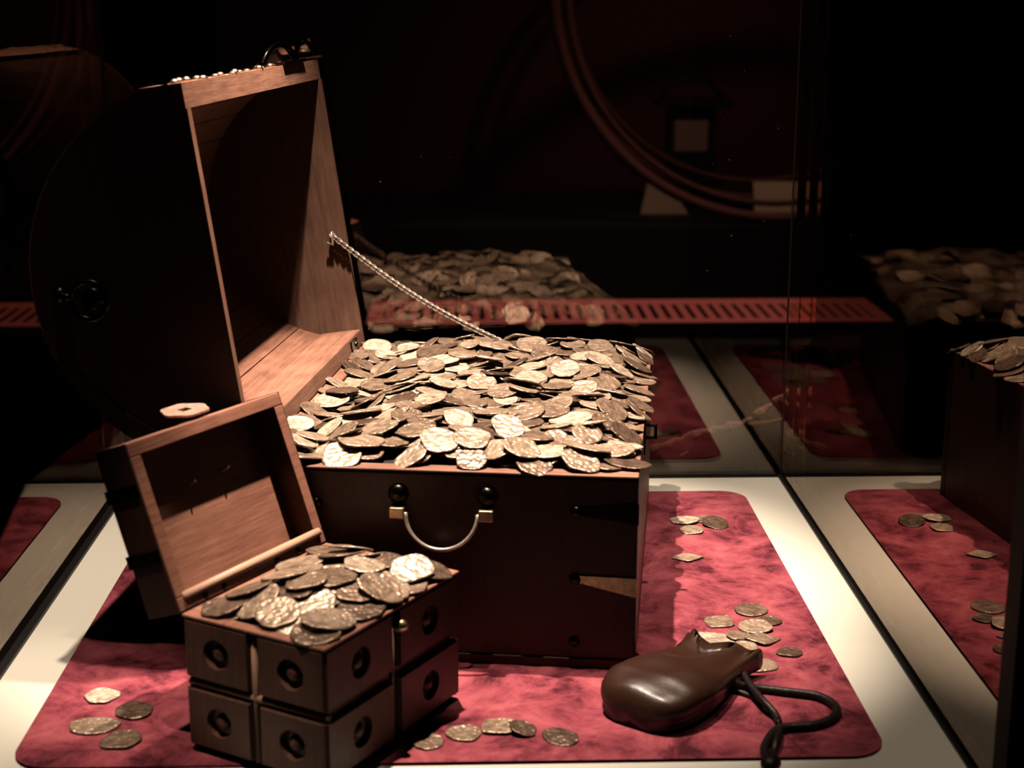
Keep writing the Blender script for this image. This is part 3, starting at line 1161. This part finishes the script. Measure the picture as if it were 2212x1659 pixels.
for i in range(NSX):
    for k in range(NPH):
        bm.faces.new((rings[i][k], rings[i][(k + 1) % NPH], rings[i + 1][(k + 1) % NPH], rings[i + 1][k]))
bm.faces.new(rings[0])
cin = [bm.verts.new((v.co.x - 0.018, v.co.y * 0.8, v.co.z * 0.75 + 0.002)) for v in rings[-1]]
for k in range(NPH):
    bm.faces.new((rings[-1][k], rings[-1][(k + 1) % NPH], cin[(k + 1) % NPH], cin[k]))
bm.faces.new(cin)
bmesh.ops.recalc_face_normals(bm, faces=bm.faces)
bag = mesh_obj('bag', bm, M_LEATHER, pouch, True)


def cord(pix, r, z=0.0):
    inv = (Matrix.Translation(pouch.location) @ Matrix.Rotation(pouch.rotation_euler.z, 4, 'Z')).inverted()
    P = []
    for q in pix:
        zz_ = (q[2] if len(q) > 2 else 0.0) + MATZ + r
        P.append(inv @ atz(q[0], q[1], zz_))
    bm_ = bmesh.new()
    add_tube(bm_, smooth_path(P, 8), r, 8)
    return mesh_obj('cord', bm_, M_CORD, pouch, True)


cord([(1560, 1462, 0.012), (1600, 1480, 0.004), (1640, 1487), (1700, 1494), (1768, 1504), (1806, 1528), (1798, 1552), (1755, 1567), (1700, 1571), (1672, 1582), (1655, 1606), (1652, 1626), (1660, 1648)], 0.0042)
cord([(1575, 1435, 0.016), (1600, 1448, 0.010), (1622, 1482, 0.008), (1650, 1515, 0.007), (1676, 1545, 0.002), (1684, 1575), (1677, 1600, 0.004), (1672, 1625), (1668, 1648)], 0.0036)
cord([(1572, 1482, 0.004), (1605, 1497), (1640, 1512), (1668, 1536), (1682, 1562, 0.004)], 0.0026)
kp = atz(1665, 1652, MATZ + 0.006)
bm = bmesh.new()
inv = (Matrix.Translation(pouch.location) @ Matrix.Rotation(pouch.rotation_euler.z, 4, 'Z')).inverted()
kc = inv @ kp
bmesh.ops.create_uvsphere(bm, u_segments=14, v_segments=9, radius=0.0085, matrix=Matrix.Translation((kc.x, kc.y, 0.0072)) @ Matrix.Diagonal((1.3, 1.0, 0.85, 1)))
mesh_obj('cord_knot', bm, M_CORD, pouch, True)
# drawstring slots: short dark welts near the mouth
for (px_, py_) in ((1474, 1402), (1556, 1410)):
    q = inv @ atz(px_, py_, MATZ + 0.026)
    bm = bmesh.new()
    add_box(bm, q.x - 0.002, q.x + 0.002, q.y - 0.009, q.y + 0.009, q.z - 0.006, q.z - 0.001, 0.0008)
    mesh_obj('drawstring_slot', bm, M_CORD, pouch)

# ------------------------------------------------------------------ beyond the case
# red vent benches across the gallery
BZ = -0.19
fy0, fy1 = atz(1400, 696, BZ).y, atz(1400, 646, BZ).y


def vent_bench(bx0, bx1, label):
    bench = empty('vent_bench', ((bx0 + bx1) / 2, (fy0 + fy1) / 2, -0.9))
    tag(bench, label, 'bench')
    hx, hy = (bx1 - bx0) / 2, (fy1 - fy0) / 2
    zt = BZ + 0.9
    box('base', -hx + 0.03, hx - 0.03, -hy + 0.03, hy - 0.03, 0.0, zt - 0.026, M_BLACK, bench)
    bm_ = bmesh.new()
    add_box(bm_, -hx, hx, -hy, -hy + 0.05, zt - 0.026, zt, 0.002)
    add_box(bm_, -hx, hx, hy - 0.075, hy, zt - 0.026, zt, 0.002)
    add_box(bm_, -hx, -hx + 0.04, -hy + 0.05, hy - 0.075, zt - 0.026, zt)
    add_box(bm_, hx - 0.04, hx, -hy + 0.05, hy - 0.075, zt - 0.026, zt)
    mesh_obj('frame', bm_, M_GRILLE, bench)
    bm_ = bmesh.new()
    add_box(bm_, -0.0095, 0.0095, -hy + 0.05, hy - 0.075, zt - 0.022, zt - 0.001)
    sl0 = mesh_obj('slat', bm_, M_GRILLE, bench)
    ns = int((2 * hx - 0.08) / 0.0335)
    for k in range(ns):
        xx = -hx + 0.04 + (k + 0.5) * (2 * hx - 0.08) / ns
        if k == 0:
            sl0.location = (xx, 0, 0)
            continue
        c_ = sl0.copy()
        COL.objects.link(c_)
        c_.parent = bench
        c_.location = (xx, 0, 0)
    return bench


vent_bench(-0.27, 1.09, 'red slotted vent bench crossing behind the coins, seen through the rear glass')
vent_bench(-2.3, -1.0, 'red slotted vent bench at the far left behind the open lid')
spot('vent_fill', (0.45, 4.1, 2.2), (0.35, 4.1, -0.2), 110.0, 60, 1.0, 0.03, (1.0, 0.72, 0.6))  # unseen lamp added above the bench to brighten its slats
spot('driftwood_fill', (0.60, 2.55, 1.9), (0.60, 2.42, 0.0), 45.0, 22, 0.9, 0.03, (1.0, 0.72, 0.6))  # unseen lamp added to light the driftwood, otherwise dark

# far display: low black counter with a hoop, a card and a dark lantern
YB = 4.9
cz = aty(1400, 490, YB).z
counter = box('display_counter', -1.1, 1.75, YB, YB + 0.95, -0.9, cz, M_BLACK)
tag(counter, 'long black counter in the dark gallery behind the case', 'counter')
hc_ = aty(1700, -30, YB + 0.06)
hoop = empty('wooden_hoop', (hc_.x, YB + 0.06, cz))
tag(hoop, 'large dim concentric wooden hoops standing beyond the rear glass', 'hoop')
M_HOOP = plain('dusky_red_wood', (0.11, 0.034, 0.026), 0.6)
pxm = (YB + 0.06) / math.cos(_p) / _f
zc0 = hc_.z - cz
Rmax = zc0 - 0.018
for (rp_, dy_, tr_) in ((1.0, 0.0, 0.018), (0.94, 0.03, 0.010), (0.975, 0.38, 0.015), (0.90, 0.40, 0.010)):
    bm = bmesh.new()
    rr = Rmax * rp_
    add_tube(bm, [(rr * math.cos(t), dy_, zc0 + rr * math.sin(t)) for t in [2 * PI * k / 96 for k in range(96)]], tr_, 8, True)
    mesh_obj('hoop_ring', bm, M_HOOP, hoop, True)
# card
c0 = aty(1600, 448, YB + 0.47)
bm = bmesh.new()
wq = 155 * pxm * 0.96
add_prism(bm, [(0, 0), (0.0, 0.004), (0.05, 0.10), (0.054, 0.10), (0.06, 0.0)], 'x', 0, wq)
card = mesh_obj('label_card', bm, M_CARD)
card.location = (c0.x + 0.02, YB + 0.31, cz)
tag(card, 'blank cream label card leaning on the far counter', 'card')
# small pale wedge
bm = bmesh.new()
add_prism(bm, [(0, 0), (0.16, 0), (0.13, 0.045), (0.02, 0.10)], 'y', 0, 0.03)
wd = mesh_obj('wood_wedge', bm, M_CARD)
q = aty(1375, 445, YB + 0.44)
wd.location = (q.x, YB + 0.30, cz)
tag(wd, 'small pale wooden wedge on the far counter left of the card', 'wedge')
# lantern
q = aty(1485, 330, YB + 0.6)
lan = empty('lantern', (q.x, YB + 0.6, cz))
tag(lan, 'dark lantern with a pale pane on the far counter', 'lantern')
hz = aty(1485, 215, YB + 0.6).z - cz
bm = bmesh.new()
add_box(bm, -0.10, 0.12, -0.10, 0.10, 0.0, 0.09, 0.004)
add_box(bm, -0.07, 0.09, -0.06, 0.08, 0.09, hz * 0.95)
add_box(bm, -0.12, 0.14, -0.10, 0.10, hz * 0.95, hz, 0.004)
mesh_obj('housing', bm, M_BLACK, lan)
bm = bmesh.new()
add_box(bm, -0.055, 0.06, -0.064, -0.060, hz * 0.52, hz * 0.86)
mesh_obj('pane', bm, M_CARD2, lan)
bm = bmesh.new()
add_tube(bm, smooth_path([(-0.10, -0.02, hz), (-0.06, -0.02, hz + 0.06), (0.05, -0.02, hz + 0.07), (0.12, -0.02, hz)], 6), 0.008, 8)
mesh_obj('carry_handle', bm, M_BLACK, lan, True)
spot('far_fill', (0.9, 4.0, 2.3), (0.75, 5.3, 0.35), 30.0, 60, 1.0, 0.05, (1.0, 0.66, 0.5))  # added lamp, out of view, giving the far display its dim light

# gnarled driftwood leaning on a dark block behind the rear glass
YD = 2.40
blk = box('dark_block', 0.52, 0.80, YD + 0.02, YD + 0.26, -0.9, 0.02, M_BLACK)
tag(blk, 'black block behind the rear glass carrying driftwood', 'block')
P = [aty(x, y, YD + dy) for (x, y, dy) in ((1400, 975, 0.0), (1470, 948, 0.0), (1540, 928, 0.01), (1600, 915, 0.01), (1650, 885, 0.02), (1700, 850, 0.02), (1750, 822, 0.03), (1815, 790, 0.04))]
drift = empty('driftwood_branch', (P[0].x, P[0].y, P[0].z))
tag(drift, 'gnarled pale driftwood branch slanting behind the rear glass', 'driftwood')
g = random.Random(4)
bm = bmesh.new()
pp = smooth_path([p - P[0] for p in P], 6)
pp = [p + Vector((g.uniform(-1, 1), g.uniform(-1, 1), g.uniform(-1, 1))) * 0.0022 for p in pp]
add_tube(bm, pp, lambda t: 0.0055 + 0.002 * math.sin(t * 37) + 0.0015 * math.sin(t * 71), 7)
mesh_obj('stem', bm, M_ROPE, drift)
for (a, b2) in (((1560, 922), (1470, 985)), ((1700, 850), (1770, 868)), ((1690, 862), (1728, 890)), ((1600, 915), (1690, 905)), ((1765, 815), (1812, 826))):
    A_ = aty(a[0], a[1], YD + 0.015) - P[0]
    B_ = aty(b2[0], b2[1], YD - 0.01) - P[0]
    md = (A_ + B_) / 2 + Vector((0, 0, g.uniform(-0.006, 0.006)))
    bm = bmesh.new()
    add_tube(bm, smooth_path([A_, md, B_], 5), lambda t: 0.0036 * (1 - 0.6 * t), 6)
    mesh_obj('twig', bm, M_ROPE, drift)

# dust specks on the inside of the rear pane
g = random.Random(77)
bm = bmesh.new()
for k in range(130):
    if k < 90:
        px_, py_ = g.triangular(0, 300, 40), g.uniform(120, 1020)
    else:
        px_, py_ = g.uniform(800, 1690), g.uniform(60, 620)
    p = aty(px_, py_, CY1 - 0.0006)
    if not (CX0 + 0.003 < p.x < CX1 - 0.003) or p.z < 0.005:
        continue
    r = g.uniform(0.0003, 0.0008)
    bmesh.ops.create_icosphere(bm, subdivisions=1, radius=1.0, matrix=Matrix.Translation(p) @ Matrix.Diagonal((r * g.uniform(0.8, 2.0), 0.0005, r, 1)))
dust = mesh_obj('dust_specks', bm, plain('pale_dust', (0.55, 0.47, 0.40), 0.8, 0.2))
dust['kind'] = 'stuff'
tag(dust, 'fine pale dust specks clinging to the rear glass', 'dust')
